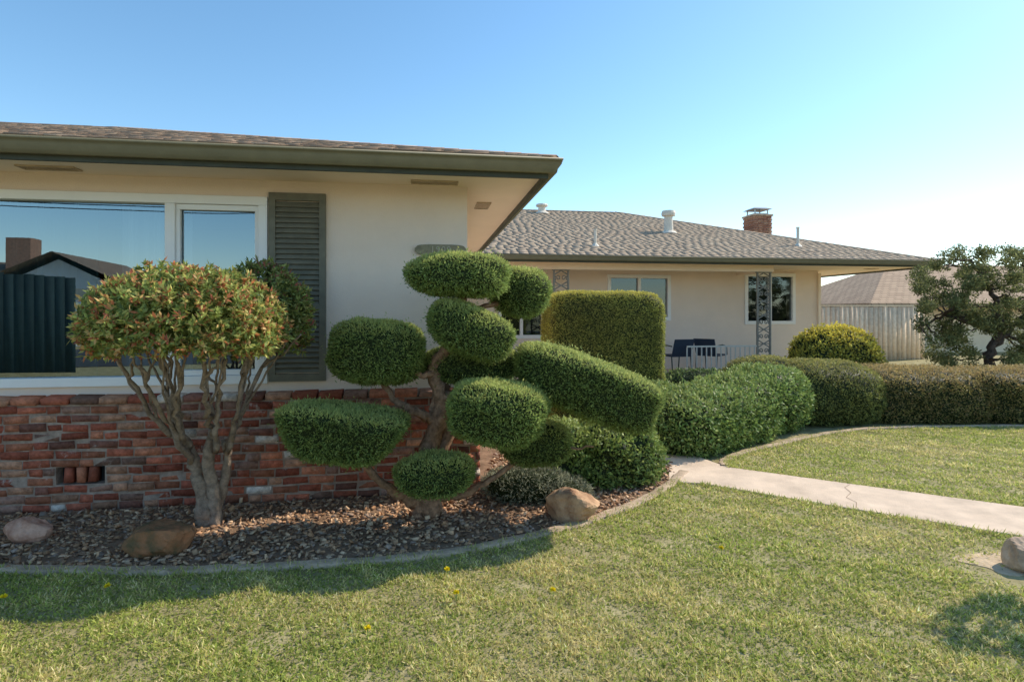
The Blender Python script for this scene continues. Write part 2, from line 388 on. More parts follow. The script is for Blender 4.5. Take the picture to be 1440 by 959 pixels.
r = MB(); r.box(-6, .0-.16, 2.4, 2.45, .3, ZS); r.box(-6, -.16, .16, 2.4, .3, .34); r.box(-6,-.16,.16,2.4,2.5,2.54); r.box(-.22,-.16,.16,2.4,.34,2.5); r.box(-6.05,-6,.16,2.4,.34,2.5); r.build('room_interior', M['room'], house)
for (a, b, c, d) in wins:
    r = MB(); r.box(a-.1, b+.1, WV+.5, WV+.52, c-.2, d+.1); r.build('room_interior', M['dark'], house)
def window(ops, v, mulls, fw=.05, out=.025, gl='glass'):
    u0, u1, z0, z1 = ops
    fr = MB(); fr.box(u0, u1, v-out, v+.07, z1-fw, z1); fr.box(u0, u1, v-out, v+.07, z0, z0+fw)
    fr.box(u0, u0+fw, v-out, v+.07, z0+fw, z1-fw); fr.box(u1-fw, u1, v-out, v+.07, z0+fw, z1-fw)
    for (a, b) in mulls: fr.box(a, b, v-out+.004, v+.068, z0+fw, z1-fw)
    f = fr.build('window', M['white'], house, bevel=.004)
    edges = [u0+fw]+[k for m_ in mulls for k in m_]+[u1-fw]
    for i in range(0, len(edges), 2):
        p = MB(); p.face((edges[i], v+.04, z0+fw),(edges[i+1], v+.04, z0+fw),(edges[i+1], v+.04, z1-fw),(edges[i], v+.04, z1-fw)); p.build('pane', M[gl], f)
    return f
f = window((uL, uR, zb, zt), 0, [(uM0, uM1)], .07)
s = MB(); a, b = uM1+.002, uR-.072
s.box(a, b, .0, .035, zt-.115, zt-.072); s.box(a, b, .0, .035, zb+.072, zb+.115); s.box(a, a+.03, .0, .035, zb+.115, zt-.115); s.box(b-.03, b, .0, .035, zb+.115, zt-.115)
s.build('sash', M['white'], f, bevel=.003)
for wn in wins:
    mid = (wn[0]+wn[1])/2; window(wn, WV, [(mid-.035, mid+.035)], .085, .03, 'glass2')
def bricks():
    O, A, B, Cc, cols = [], [], [], [], []
    bh, bl, mj = .054, .175, .013
    pc = [(.44,.135,.08),(.36,.105,.065),(.50,.19,.11),(.25,.11,.08),(.52,.27,.17),(.66,.56,.48),(.34,.19,.14)]; pw = [5,5,4,2.5,2,.9,2]
    rows = int(.87/(bh+mj))
    vu0, vz0 = plane_u(78, -.1, 671); vu1, vz1 = plane_u(147, -.1, 641)
    vz0 = math.floor(vz0/(bh+mj))*(bh+mj); vz1 = vz0+2*(bh+mj)
    for i in range(rows):
        z = i*(bh+mj)+.004; u = -9-(i % 2)*.095
        while u < .1:
            l = bl*random.uniform(.9, 1.08) if random.random() > .18 else bl*.5
            e = min(u+l, .1)
            hit = vz0-.01 < z < vz1-.01 and e > vu0 and u < vu1
            if hit and u < vu0-.03: O.append((u, -.1, z)); A.append((vu0-.01-u,0,0)); B.append((0,.1,0)); Cc.append((0,0,bh)); cols.append(random.choices(pc, pw)[0])
            elif hit and e > vu1+.03: O.append((vu1+.01, -.1, z)); A.append((e-vu1-.01,0,0)); B.append((0,.1,0)); Cc.append((0,0,bh)); cols.append(random.choices(pc, pw)[0])
            elif not hit and e-u > .02:
                O.append((u, -.1+random.uniform(-.007,.005), z+random.uniform(-.004,.004))); A.append((e-u,0,random.uniform(-.006,.006))); B.append((0,.09,0)); Cc.append((0,0,bh*random.uniform(.86,1.06))); cols.append(random.choices(pc, pw)[0])
            u += l+mj*random.uniform(.6,1.4)
        v = (i % 2)*.1
        while v < 6.2:
            O.append((.01, v, z)); A.append((.09,0,0)); B.append((0,bl,0)); Cc.append((0,0,bh)); cols.append(random.choices(pc, pw)[0]); v += bl+mj
    zt_ = rows*(bh+mj)+.004; u = -9
    while u < .1:
        e = min(u+random.uniform(.17,.19), .11); O.append((u, -.118, zt_)); A.append((e-u,0,0)); B.append((0,.115,.012)); Cc.append((0,0,.05)); cols.append(random.choices(pc, pw)[0]); u += .2
    k = 4; wd = (vu1-vu0)
    for i in range(k+1):
        c = vu0+wd*i/k
        if 0 < i < k: O.append((c-.026, -.1, vz0+.012)); A.append((.052,0,0)); B.append((0,.08,0)); Cc.append((0,0,vz1-vz0-.02)); cols.append(pc[i % 3])
    V, Q, C = boxes(np.array(O), np.array(A), np.array(B), np.array(Cc), .003, np.array(cols)*RNG.uniform(.6, 1.25, (len(O), 1)))
    mesh_np('brick_wainscot', V, Q, M['brick'], house, C)
    m = MB(); ops = [(vu0, vu1, vz0, vz1)]
    wall_open(m, -9, .09, -.094, -.003, 0, zt_, ops); m.box(.003, .09, -.003, 6.2, 0, zt_); m.build('mortar', M['mortar'], house)
    m = MB(); m.box(vu0-.02, vu1+.02, -.008, -.004, vz0-.02, vz1+.02); m.build('foundation_vent', M['dark'], house)
bricks()
# shutter
ua, ub = plane_u(378, -.03), plane_u(458, -.03); z1 = 2.47; z0 = .945
s = MB(); s.box(ua, ua+.05, -.04, -.002, z0, z1); s.box(ub-.05, ub, -.04, -.002, z0, z1)
for z in (z0, z1-.06, (z0+z1)/2-.2): s.box(ua+.05, ub-.05, -.038, -.004, z, z+.06)
z = z0+.07
while z < z1-.08:
    n = len(s.v)
    s.v += [(ua+.05,-.034,z),(ub-.05,-.034,z),(ub-.05,-.008,z+.038),(ua+.05,-.008,z+.038),(ua+.05,-.034,z+.007),(ub-.05,-.034,z+.007),(ub-.05,-.008,z+.045),(ua+.05,-.008,z+.045)]
    s.f += [tuple(n+i for i in q) for q in ((0,3,2,1),(4,5,6,7),(0,1,5,4),(1,2,6,5),(2,3,7,6),(3,0,4,7))]
    z += .042
s.build('shutter', M['shutter'], house)
FO = .58; FV = 6.41; FU = 11.12
s = MB(); s.box(-9.6, FO-.03, -FO+.03, 0, ZS, ZS+.02); s.box(0, FO-.03, 0, FV+.03, ZS, ZS+.02); s.build('soffit', M['soffit'], house)
s = MB(); s.box(0, FU-.03, FV+.03, WV, ZS, ZS+.02); s.box(WU, FU-.03, WV, 18.8, ZS, ZS+.02); s.build('soffit', M['soffit'], house)
s = MB(); s.box(-9.6, FO, -FO, -FO+.03, 2.53, 2.66); s.box(FO-.03, FO, -FO+.03, FV, 2.53, 2.66); s.build('fascia', M['fascia'], house)
s = MB(); s.box(FO-.03, FU, FV, FV+.03, 2.53, 2.66); s.box(FU-.03, FU, FV+.03, 18.8, 2.53, 2.66); s.build('fascia', M['fascia'], house)
prof = [(0,2.565),(.055,2.565),(.06,2.59),(.085,2.625),(.088,2.65),(.095,2.652),(.095,2.668),(.08,2.668),(.078,2.64),(.01,2.60),(0,2.662)]
def gutter(path):
    V = []; Q = []; k = len(prof)
    for p in path:
        for o, z in prof: q = p(o); V.append((q[0], q[1], z))
    for i in range(len(path)-1):
        for j in range(k): j2 = (j+1) % k; Q.append((i*k+j, i*k+j2, (i+1)*k+j2, (i+1)*k+j))
    return mesh_np('gutter', V, Q, M['gutter'], house)
gutter([lambda o: (-9.6, -FO-o-.001), lambda o: (FO+.001+o, -FO-.001-o), lambda o: (FO+.001+o, FV-.1)])
gutter([lambda o: (FO+.1, FV-.001-o), lambda o: (FU+.001+o, FV-.001-o), lambda o: (FU+.001+o, 18.8)])
# roofs
def shingle_face(corner, a, b, z0, pitch, dmax, amax, cols, wts, expo=.14, neat=False):
    O, A, B, Cc = [], [], [], []; a = np.array([*a, 0.]); b3 = np.array([*b, pitch]); bl = np.linalg.norm(b3)
    up = np.cross(a, b3); up /= np.linalg.norm(up); up = up if up[2] > 0 else -up
    d = -.02; Ls = expo*1.3
    while d < dmax:
        s = max(0, d)+.004; e = amax(max(0, d)); first = True
        while s < e:
            wd = random.uniform(.13, .24) if neat else random.uniform(.09, .24); wd = min(wd, e-s+.02)
            if first: wd = .1+random.uniform(0,.06)
            th = .0085 if neat else random.uniform(.006, .011)
            o = np.array([*corner, z0])+a*s+b3*(d-(0 if neat else random.uniform(0,.007)))+up*(.006 if first else .008)
            # the course starts parallel to the hip
            O.append(o); A.append(a*(wd-.0015)); B.append(b3/bl*Ls-up*.009+(a*(Ls/bl) if first else 0)); Cc.append(up*th)
            s += wd; first = False
        d += expo
    n = len(O); c = pal(n, cols, wts, None, .05 if neat else .14)
    return boxes(np.array(O), np.array(A), np.array(B), np.array(Cc), 0 if neat else .0008, c)
def hip_caps(p, dirv, n, col_, w=.2):
    O, A, B, Cc = [], [], [], []; t = np.array(dirv, float); L = np.linalg.norm(t); t /= L
    side = np.cross(t, [0,0,1]); side /= np.linalg.norm(side); up = np.cross(side, t)
    p = np.array(p, float); s = 0
    while s < L:
        for sg in (-1, 1):
            O.append(p+t*s+up*.020); A.append(side*sg*w/2-up*.028); B.append(t*.185-up*.003); Cc.append(up*.006)
        s += .17
    return boxes(np.array(O), np.array(A), np.array(B), np.array(Cc), .0006, pal(len(O), col_, [1]*len(col_), None, .1))
def roof(parent):
    e1 = .63; P1 = .31; z0 = 2.675
    c1 = [(.42,.29,.205),(.34,.235,.165),(.49,.36,.26),(.28,.20,.145)]; w1 = [3,3,2,1.5]
    c2 = [(.42,.33,.245),(.395,.31,.23),(.44,.35,.26),(.375,.29,.215)]; w2 = [3,3,2,1.5]
    parts = [shingle_face((e1,-e1), (-1,0), (0,1), z0, P1, 6.0, lambda d: 10.2-d*0, c1, w1),
             shingle_face((e1,-e1), (0,1), (-1,0), z0, P1, 6.0, lambda d: min(7.0+.91*d, 12-d), c1, w1),
             hip_caps((e1,-e1,z0), (-6,6,6*P1), 40, c1)]
    u = MB(); rz = z0+6*P1
    A_, B_, C_, D_ = (e1-.03,-e1+.03,z0-.012), (-9.7,-e1+.03,z0-.012), (-9.7,5.37,rz-.012), (e1-6,5.37,rz-.012)
    u.face(A_, B_, C_, D_); u.face(A_, D_, (e1-.03,11.37,z0-.012)); u.face(C_, (-9.7,11.37,z0-.012), (e1-.03,11.37,z0-.012), D_); u.face(B_, (-9.7,11.37,z0-.012), C_)
    V, Q, C = merge(parts); r1 = mesh_np('roof', V, Q, M['shake'], parent, C); u.build('roof_underlay', M['under'], r1)
    P2 = .34; fu, fv = 11.17, 6.36; s = 5.6
    parts = [shingle_face((fu,fv), (-1,0), (0,1), z0, P2, s, lambda d: 13+d*0, c2, w2, .15, True),
             shingle_face((fu,fv), (0,1), (-1,0), z0, P2, s, lambda d: 11.2-d, c2, w2, .15, True),
             hip_caps((fu,fv,z0), (-s,s,s*P2), 40, c2), hip_caps((fu-s,fv+s,z0+s*P2), (-8,0,0), 40, c2)]
    u = MB(); rz = z0+s*P2
    a, b, c, d = (fu-.03,fv+.03,z0-.012), (-9.7,fv+.03,z0-.012), (-9.7,fv+s,rz-.012), (fu-s,fv+s,rz-.012)
    e, f_ = (fu-.03,fv+2*s,z0-.012), (-9.7,fv+2*s,z0-.012)
    u.face(a,b,c,d); u.face(a,d,e); u.face(c,f_,e,d); u.face(b,f_,c)
    V, Q, C = merge(parts); r2 = mesh_np('roof', V, Q, M['shake'], parent, C); u.build('roof_underlay', M['under'], r2)
    return r2
roof2 = roof(house)
def roof_pt(px, py):
    d = np.array([(px-720)/F, 1, -(py-HZ)/F]); o = np.array([0,0,H])
    k = (d[0]*VD[0]+d[1]*VD[1])*.34-d[2]; c = o[2]-2.675-.34*((0-C0[0])*VD[0]+(0-C0[1])*VD[1]-6.36)
    t = c/k; P = o+d*t; rel = P[:2]-C0
    return rel@UD, rel@VD, P[2], t
def lathe(mb, c, prof_, n=16):
    b = len(mb.v); k = len(prof_)
    for r_, z in prof_:
        for i in range(n): th = 2*math.pi*i/n; mb.v.append((c[0]+r_*math.cos(th), c[1]+r_*math.sin(th), c[2]+z))
    for j in range(k-1):
        for i in range(n): i2 = (i+1) % n; mb.f.append((b+j*n+i, b+j*n+i2, b+(j+1)*n+i2, b+(j+1)*n+i))
    mb.f.append(tuple(b+(k-1)*n+i for i in range(n))); return mb
for (px, py, sz) in ((940,327,1),(762,299.5,.5)):
    u_, v_, z_, t_ = roof_pt(px, py); m = MB()
    lathe(m, (u_,v_,z_-.1), [(.24,.06),(.17,.12),(.12,.14),(.105,.45*sz+.05),(.17,.47*sz+.05),(.18,.53*sz+.05),(.16,.60*sz+.05),(.02,.62*sz+.05)]); m.build('roof_vent', M['pipe'], house)
for (px, py, h) in ((837,346,.32),(1122,346,.4)):
    u_, v_, z_, t_ = roof_pt(px, py); m = MB(); lathe(m, (u_,v_,z_-.08), [(.13,.04),(.05,.12),(.032,.14),(.032,h+.1),(.04,h+.1),(.04,h+.13)], 10); m.build('vent_pipe', M['pipe'], house)
# chimney
cw = wp(1065, 305, 17); rel = cw[:2]-C0; cu, cv, cz = rel@UD, rel@VD, cw[2]; KS = .74
O, A, B, Cc, cols = [], [], [], [], []
for i in range(28):
    z = cz-.02-(i+1)*.06
    for j in range(4):
        ox = -.4+j*.2+(i % 2)*.03-.005
        O.append((cu+ox*KS, cv-.38*KS, z)); A.append((.188*KS,0,0)); B.append((0,.76*KS,0)); Cc.append((0,0,.05)); cols.append(random.choice([(.40,.21,.14),(.33,.16,.11),(.46,.27,.18)]))
V, Q, C = boxes(np.array(O), np.array(A), np.array(B), np.array(Cc), .002, np.array(cols))
ch = mesh_np('chimney', V, Q, M['brick'], house, C)
m = MB(); m.box(cu-.36*KS, cu+.36*KS, cv-.36*KS, cv+.36*KS, cz-1.7, cz-.02); m.build('chimney_mortar', M['mortar'], ch)
m = MB(); m.box(cu-.43*KS, cu+.43*KS, cv-.42*KS, cv+.42*KS, cz-.02, cz+.03); m.build('chimney_crown', M['curb'], ch)
m = MB()
for a_ in (-.2, .2):
    for b_ in (-.2, .2): m.box(cu+a_-.015, cu+a_+.015, cv+b_-.015, cv+b_+.015, cz+.07, cz+.19)
m.box(cu-.22, cu+.22, cv-.22, cv+.22, cz+.03, cz+.07)
n = len(m.v); a_ = .30; b_ = .18; m.v += [(cu-a_,cv-a_,cz+.19),(cu+a_,cv-a_,cz+.19),(cu+a_,cv+a_,cz+.19),(cu-a_,cv+a_,cz+.19),(cu-b_,cv-b_,cz+.25),(cu+b_,cv-b_,cz+.25),(cu+b_,cv+b_,cz+.25),(cu-b_,cv+b_,cz+.25)]
m.f += [tuple(n+i for i in q) for q in ((0,3,2,1),(4,5,6,7),(0,1,5,4),(1,2,6,5),(2,3,7,6),(3,0,4,7))]
m.build('chimney_cap', M['metal'], ch)
def svent(u0, u1, v0, v1):
    m = MB(); z = ZS; m.box(u0, u1, v0, v0+.012, z-.012, z-.001); m.box(u0, u1, v1-.012, v1, z-.012, z-.001); m.box(u0, u0+.012, v0+.012, v1-.012, z-.012, z-.001); m.box(u1-.012, u1, v0+.012, v1-.012, z-.012, z-.001)
    m.box(u0+.012, u1-.012, v0+.012, v1-.012, z-.004, z-.001)
    k = u0+.03
    while k < u1-.03: m.box(k, k+.006, v0+.012, v1-.012, z-.010, z-.004); k += .02
    m.build('soffit_vent', M['tan'], house)
svent(plane_u(28,-.2), plane_u(110,-.2), -.26, -.14); svent(plane_u(583,-.2)-.03, plane_u(648,-.2)-.02, -.22, -.10)
svent(.14, .28, .62, .95); svent(10.2, 10.5, 7.4, 7.55)
# house number plaque
pu0, pz = plane_u(583, -.02, 351); pu1 = plane_u(656, -.02)
m = MB(); cx = (pu0+pu1)/2; hw = (pu1-pu0)/2; pts = []
for i in range(40):
    t = 2*math.pi*i/40; x = math.cos(t); y = math.sin(t); xx = math.copysign(abs(x)**.5, x)*hw; yy = math.copysign(abs(y)**.6, y)*.045*(1-.35*math.exp(-((abs(x)-.93)/.07)**2)); pts.append((cx+xx, pz+yy))
n = len(m.v); m.v += [(x, -.03, z) for x, z in pts]+[(x, -.002, z) for x, z in pts]; m.f.append(tuple(range(n, n+40))); m.f += [(n+i, n+40+i, n+40+(i+1) % 40, n+(i+1) % 40) for i in range(40)]
pq = m.build('house_number_plaque', M['plaque'], house)
cu_ = bpy.data.curves.new('numerals', 'FONT'); cu_.body = '1909'; cu_.size = .075; cu_.align_x = 'CENTER'; cu_.align_y = 'CENTER'; cu_.extrude = .003; cu_.space_character = 1.2
to = bpy.data.objects.new('tmp', cu_); link(to); bpy.context.view_layer.update()
me = bpy.data.meshes.new_from_object(to.evaluated_get(bpy.context.evaluated_depsgraph_get())); bpy.data.objects.remove(to)
me.materials.clear(); me.materials.append(M['num']); no = bpy.data.objects.new('numerals', me); link(no, pq); no.location = (cx, -.034, pz); no.rotation_euler = (R(90), 0, 0)
# porch
m = MB(); m.box(.1, 7.6, 6.7, WV, -.01, .15); m.build('porch_floor', M['concrete'], house)
PV = 6.95; pu = plane_u(1074, PV)
m = MB(); m.box(FO, pu+.2, PV-.07, PV+.07, 2.42, ZS); m.box(pu+.06, pu+.2, PV+.07, WV, 2.42, ZS); m.build('porch_beam', M['soffit'], house, bevel=.005)
def post(uc):
    m = MB(); hwid = .155; z0_, z1_ = .15, 2.42
    for a_ in (-hwid, hwid): m.box(uc+a_-.018, uc+a_+.018, PV-.018, PV+.018, z0_, z1_)
    m.box(uc-hwid-.03, uc+hwid+.03, PV-.04, PV+.04, z0_, z0_+.02); m.box(uc-hwid-.03, uc+hwid+.03, PV-.04, PV+.04, z1_-.02, z1_)
    k = 7; hh = (z1_-z0_-.04)/k
    for i in range(k):
        zc = z0_+.02+hh*(i+.5)
        for sg in (-1, 1):
            pts = []
            for j in range(15):
                t = j/14; th = t*2*math.pi; pts.append((uc+sg*hwid*.9*math.sin(t*math.pi)**.8*(1-.25*math.cos(2*th)), PV, zc-hh/2+hh*t))
            m.tube(pts, .014, 5)
            pts = [(uc+sg*(.06+.05*math.cos(q*.55)*(1-q/16)), PV, zc+.06*math.sin(q*.55)*(1-q/16)) for q in range(14)]
            m.tube(pts, .013, 5)
        m.box(uc-hwid, uc+hwid, PV-.010, PV+.010, zc-hh/2-.009, zc-hh/2+.009)
    m.build('porch_post', M['iron'], house)
post(pu); post(plane_u(789, PV))
m = MB(); ra, rb = plane_u(966, PV), pu-.18
m.box(ra, rb, PV-.02, PV+.02, .74, .775); m.box(ra, rb, PV-.014, PV+.014, .24, .27)
k = ra
while k <= rb: m.box(k-.011, k+.011, PV-.011, PV+.011, .15 if abs(k-ra) < .01 else .27, .74); k += .115
m.build('porch_railing', M['railw'], house)
m = MB(); m.box(WU-.02, WU+.05, WV-.05, WV-.003, .1, 2.5); m.build('downspout', M['soffit'], house)
def drape(name, ua, ub, v, z0, z1, m_, label):
    n = 120; us = np.linspace(ua, ub, n); V = []; Q = []
    for i, u in enumerate(us):
        vv = v+.035*math.sin(u*42)+.012*math.sin(u*97)
        V += [(u, vv, z0), (u+.01*math.sin(u*30), vv, z1)]
    for i in range(n-1): Q.append((2*i, 2*i+2, 2*i+3, 2*i+1))
    V = np.array(V); W_ = np.stack([C0[0]+V[:,0]*UD[0]+V[:,1]*VD[0], C0[1]+V[:,0]*UD[1]+V[:,1]*VD[1], V[:,2]], 1)
    return tag(mesh_np(name, W_, Q, m_, smooth=True), label, 'curtain')
drape('curtain', plane_u(150,0)-.05, plane_u(236,0)+.05, .35, .5, 2.45, M['sheer'], 'pale sheer curtain hanging behind the large pane of the front window')
drape('curtain', -4.8, plane_u(95,0), .38, .5, 2.45, M['teal'], 'dark teal curtain at the far left inside the front window')
# ================= PLANTS =================
base = gp(600, 727)
topi = thing('topiary_tree', 'cloud pruned juniper with twisted trunk and clipped foliage pads before the brick wall', 'topiary', (base[0], base[1], 0)); TO = (base[0], base[1], 0)
def tpart(name, mb, m_, parent=topi, off=TO):
    mb.v = [tuple(np.array(v)-np.array(off)) for v in mb.v]; return mb.build(name, m_, parent, smooth=True)
def branch(pts, r0, r1, n=9, sub=5, wob=.012):
    q = catmull(pts, sub); k = len(q); q = [p+np.array([random.uniform(-wob,wob) for _ in range(3)])*(0 < i < k-1) for i, p in enumerate(q)]
    rr = [(r0+(r1-r0)*i/(k-1))*random.uniform(.85,1.15) for i in range(k)]; return q, rr
m = MB()
for pts, r0, r1 in (([(600,735,4.2),(604,690,4.2),(598,650,4.18),(612,605,4.2),(622,560,4.2),(612,520,4.2),(632,480,4.18),(648,430,4.1),(650,400,4.05)], .085,.03),
                    ([(585,738,4.15),(592,715,4.18),(602,680,4.2)], .05,.05), ([(625,732,4.22),(612,710,4.2),(604,680,4.2)], .05,.05),
                    ([(606,650,4.22),(632,610,4.25),(612,575,4.25),(626,540,4.25)], .05,.04)):
    q, rr = branch([wp(*p) for p in pts], r0, r1); m.tube(q, rr, 9)
tpart('trunk', m, M['bark2'])
for pts, r0, r1 in (([(602,715,4.2),(570,700,4.1),(540,680,3.98),(505,640,3.85)], .045,.022), ([(612,590,4.2),(590,582,4.18),(560,566,4.15),(530,530,4.15)], .04,.02),
                    ([(606,700,4.2),(650,694,4.15),(690,675,4.15),(735,640,4.25)], .032,.018), ([(604,690,4.2),(610,680,4.05),(612,665,3.92)], .035,.02),
                    ([(618,560,4.2),(650,560,4.1),(690,570,3.9)], .035,.02), ([(622,555,4.2),(680,560,4.2),(760,550,4.2),(820,548,4.2)], .035,.02),
                    ([(632,480,4.2),(650,475,4.1),(665,465,4.0)], .03,.02), ([(640,440,4.15),(690,430,4.25),(730,415,4.35)], .025,.015),
                    ([(620,530,4.2),(640,520,4.3),(660,515,4.4)], .03,.02), ([(740,640,4.25),(790,630,4.2),(835,628,4.2)], .014,.006),
                    ([(620,520,4.2),(600,528,4.15),(578,524,4.12)], .028,.018)):
    q, rr = branch([wp(*p) for p in pts], r0, r1); m = MB(); m.tube(q, rr, 7); tpart('branch', m, M['bark2'])
JC = [(.24,.32,.09),(.31,.40,.12),(.18,.24,.07),(.39,.46,.16)]; JW = [4,4,3,1.5]
pads = [((645,395),4.02,69,36,.28,-2,2.8,.62,.10),((731,414),4.38,42,38,.20,-8,2.5,.85,.05),((660,466),3.95,62,35,.24,-22,2.7,.95,.05),((531,496),4.12,66,47,.29,-4,2.6,.92,0),
        ((483,602),3.82,80,29,.27,-8,3.8,1.55,.16),((612,668),3.90,52,29,.22,0,2.8,.9,.08),((699,580),3.82,68,43,.28,-8,2.9,1.0,.10),((826,545),4.15,106,40,.32,-20,3.2,1.0,.08),
        ((662,514),4.36,68,27,.24,0,2.6,.9,0),((754,624),4.28,50,32,.23,0,2.5,.9,0)]
for i, (c, Y, rx, rz_, ry, tilt, p, bot, tp) in enumerate(pads):
    G = grid_super(wp(c[0], c[1], Y), (rx/F*Y, ry, rz_/F*Y), p, tilt, random.uniform(-8,8), bot, .08, 1.9, i+3, taper=tp)
    foliage('foliage_pad', [G], 15000, .023, .0068, JC, JW, M['needle'], topi, 'needle', (.045,.06,.025), .015, ((.72,.72,.25),.85), .02, off=TO, seed=i, rag=.8, lump=.006, sprigs=.02)  # pad tops painted paler to imitate sun falling on them
# --- photinia ---
pb = gp(297, 735); PO = (pb[0], pb[1], 0)
photi = thing('domed_shrub', 'multi stemmed shrub with red and green tipped domed crown before the window', 'shrub', PO)
m = MB()
tops = [(165,505,3.5),(195,515,3.35),(224,500,3.55),(252,515,3.4),(285,505,3.35),(318,505,3.55),(350,500,3.7),(388,480,3.95),(235,485,3.8)]
m.tube(*branch([wp(*p) for p in ((291,740,4.06),(288,705,4.05),(275,660,4.03),(262,625,4.0))], .062, .030), 9)
m.tube(*branch([wp(*p) for p in ((304,740,4.04),(301,700,4.05),(293,650,4.0),(298,605,3.95))], .052, .028), 9)
m.tube(*branch([wp(*p) for p in ((300,735,4.1),(309,700,4.1),(320,650,4.05),(316,620,4.0))], .036, .022), 9)
tpart('trunk', m, M['bark'], photi, PO)
for i, t in enumerate(tops):
    s0 = (262, 628, 4.0) if t[0] < 260 else (298, 610, 3.95) if t[0] < 330 else (316, 625, 4.0)
    s0 = (s0[0]+[0,6,4,2][i % 4], s0[1]+[0,25,2,12][i % 4], s0[2])
    mid = ((s0[0]*.5+t[0]*.5)+random.uniform(-10,10), (s0[1]+t[1])/2+random.uniform(0,14), (s0[2]+t[2])/2)
    q, rr = branch([wp(*p) for p in (s0, mid, t)], .022, .010, sub=7, wob=.02)
    m = MB(); m.tube(q, rr, 7)
    for k in range(3):
        a_ = q[5+k*3]; e_ = np.array(wp(t[0]+random.uniform(-40,40), 478+random.uniform(-20,15), t[2]+random.uniform(-.25,.2)))
        m.tube(*branch([a_, (a_+e_)/2+np.array([random.uniform(-.03,.03),0,-.02]), e_], .010, .005, wob=.012), 5)
    tpart('branch', m, M['bark'], photi, PO)
def crown(center, r, ntw, cols, w, seed, flat=.35, tip=None, sz=1, amp=.09):
    rg = np.random.default_rng(seed)
    d = rg.normal(size=(ntw*2, 3)); d = nrm(d); d = d[d[:, 2] > -flat-.12*noise3(d, 4, seed+2)][:ntw]; n = len(d)
    rad = (rg.random((n, 1))**.35)*.45+.55
    rad = rad*(1+amp*noise3(d, 3.2, seed)[:, None]+amp*.6*noise3(d, 9, seed+1)[:, None])
    P = np.array(center)+d*rad*np.array(r)
    nl = 13; Pt = np.repeat(P, nl, 0); dd = np.repeat(d, nl, 0); N = n*nl; rr_ = np.repeat(rad, nl, 0)
    tw = nrm(nrm(dd*.6+np.array([0,0,.5]))+.35*rg.normal(size=(n, 3)).repeat(nl, 0))
    Pt = Pt+tw*rg.random((N, 1))*.045
    D = nrm(tw*.55+.85*rg.normal(size=(N, 3))); S = nrm(np.cross(D, rg.normal(size=(N, 3))+dd))
    C = pal(N, cols, w, Pt, .3, seed, 4)
    if tip is not None:
        f = (rg.random((n, 1)) < np.clip((rad-.75)*3.2, 0, .72)).repeat(nl, 0) & (rg.random((N, 1)) < .6)
        tc = pal(N, *tip, None, .3); C = np.where(f, tc, C)
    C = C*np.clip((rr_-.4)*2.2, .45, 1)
    return cards(Pt, D, S, .042*sz*(.6+.8*rg.random(N)), .0165*sz*(.7+.6*rg.random(N)), C)
cols = [(.25,.30,.08),(.34,.40,.11),(.17,.22,.065),(.48,.49,.14)]
tipc = ([(.60,.22,.10),(.68,.44,.18),(.46,.14,.08),(.64,.57,.19)], [3,3,1,3])
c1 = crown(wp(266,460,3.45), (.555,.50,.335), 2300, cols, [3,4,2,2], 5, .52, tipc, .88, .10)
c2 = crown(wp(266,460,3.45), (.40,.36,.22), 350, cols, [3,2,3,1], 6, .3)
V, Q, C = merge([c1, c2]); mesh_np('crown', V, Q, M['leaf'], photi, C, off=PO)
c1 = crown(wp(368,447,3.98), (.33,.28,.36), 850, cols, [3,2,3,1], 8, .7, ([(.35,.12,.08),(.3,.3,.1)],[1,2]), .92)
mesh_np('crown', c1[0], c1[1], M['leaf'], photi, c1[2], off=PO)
# --- hedges and shrubs ---
def shrub(name, label, grids, dens, L, W, cols, w, m_, cat='hedge', **k):
    ctr = np.concatenate([G.reshape(-1, 3) for G in grids]).mean(0); off = (ctr[0], ctr[1], 0)
    o = foliage(name, grids, dens, L, W, cols, w, m_, off=off, **k); o.location = off
    return tag(o, label, cat)
GY = [(.38,.39,.09),(.48,.46,.12),(.26,.28,.07)]; GD = [(.12,.18,.06),(.17,.24,.08),(.09,.14,.045),(.28,.34,.15)]
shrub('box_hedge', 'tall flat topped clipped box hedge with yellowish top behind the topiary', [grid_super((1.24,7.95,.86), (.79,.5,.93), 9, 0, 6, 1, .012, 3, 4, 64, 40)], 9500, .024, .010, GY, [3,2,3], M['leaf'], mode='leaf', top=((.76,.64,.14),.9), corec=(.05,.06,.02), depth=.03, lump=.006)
shrub('privet_shrub', 'leafy privet shrub at the walkway corner beside the kerb, just right of the topiary', [grid_super((.90,5.2,.20), (.45,.43,.34), 2.6, 0, 10, 1, .09, 3, 8), grid_super((.45,5.15,.20), (.35,.38,.33), 2.6, 0, 10, 1, .09, 3, 9)], 4300, .036, .019, [(.21,.29,.08),(.29,.38,.10),(.42,.48,.16),(.13,.19,.05)], [4,3,1,2], M['gloss'], 'shrub', mode='leaf', depth=.06, top=((.52,.54,.16),.5), lump=.028, sprigs=.06)
shrub('low_shrub', 'low dark grey green shrub at the foot of the topiary behind the tan rock', [grid_super((.12,4.62,.1), (.36,.28,.17), 2.2, 0, 0, 1, .12, 3, 12), grid_super((.42,4.55,.07), (.22,.2,.12), 2.2, 0, 0, 1, .14, 3, 13)], 5200, .04, .007, [(.25,.26,.18),(.34,.34,.23),(.16,.17,.115)], [2,2,2], M['needle'], 'shrub', mode='needle', depth=.06, rag=1.0, lump=.02)
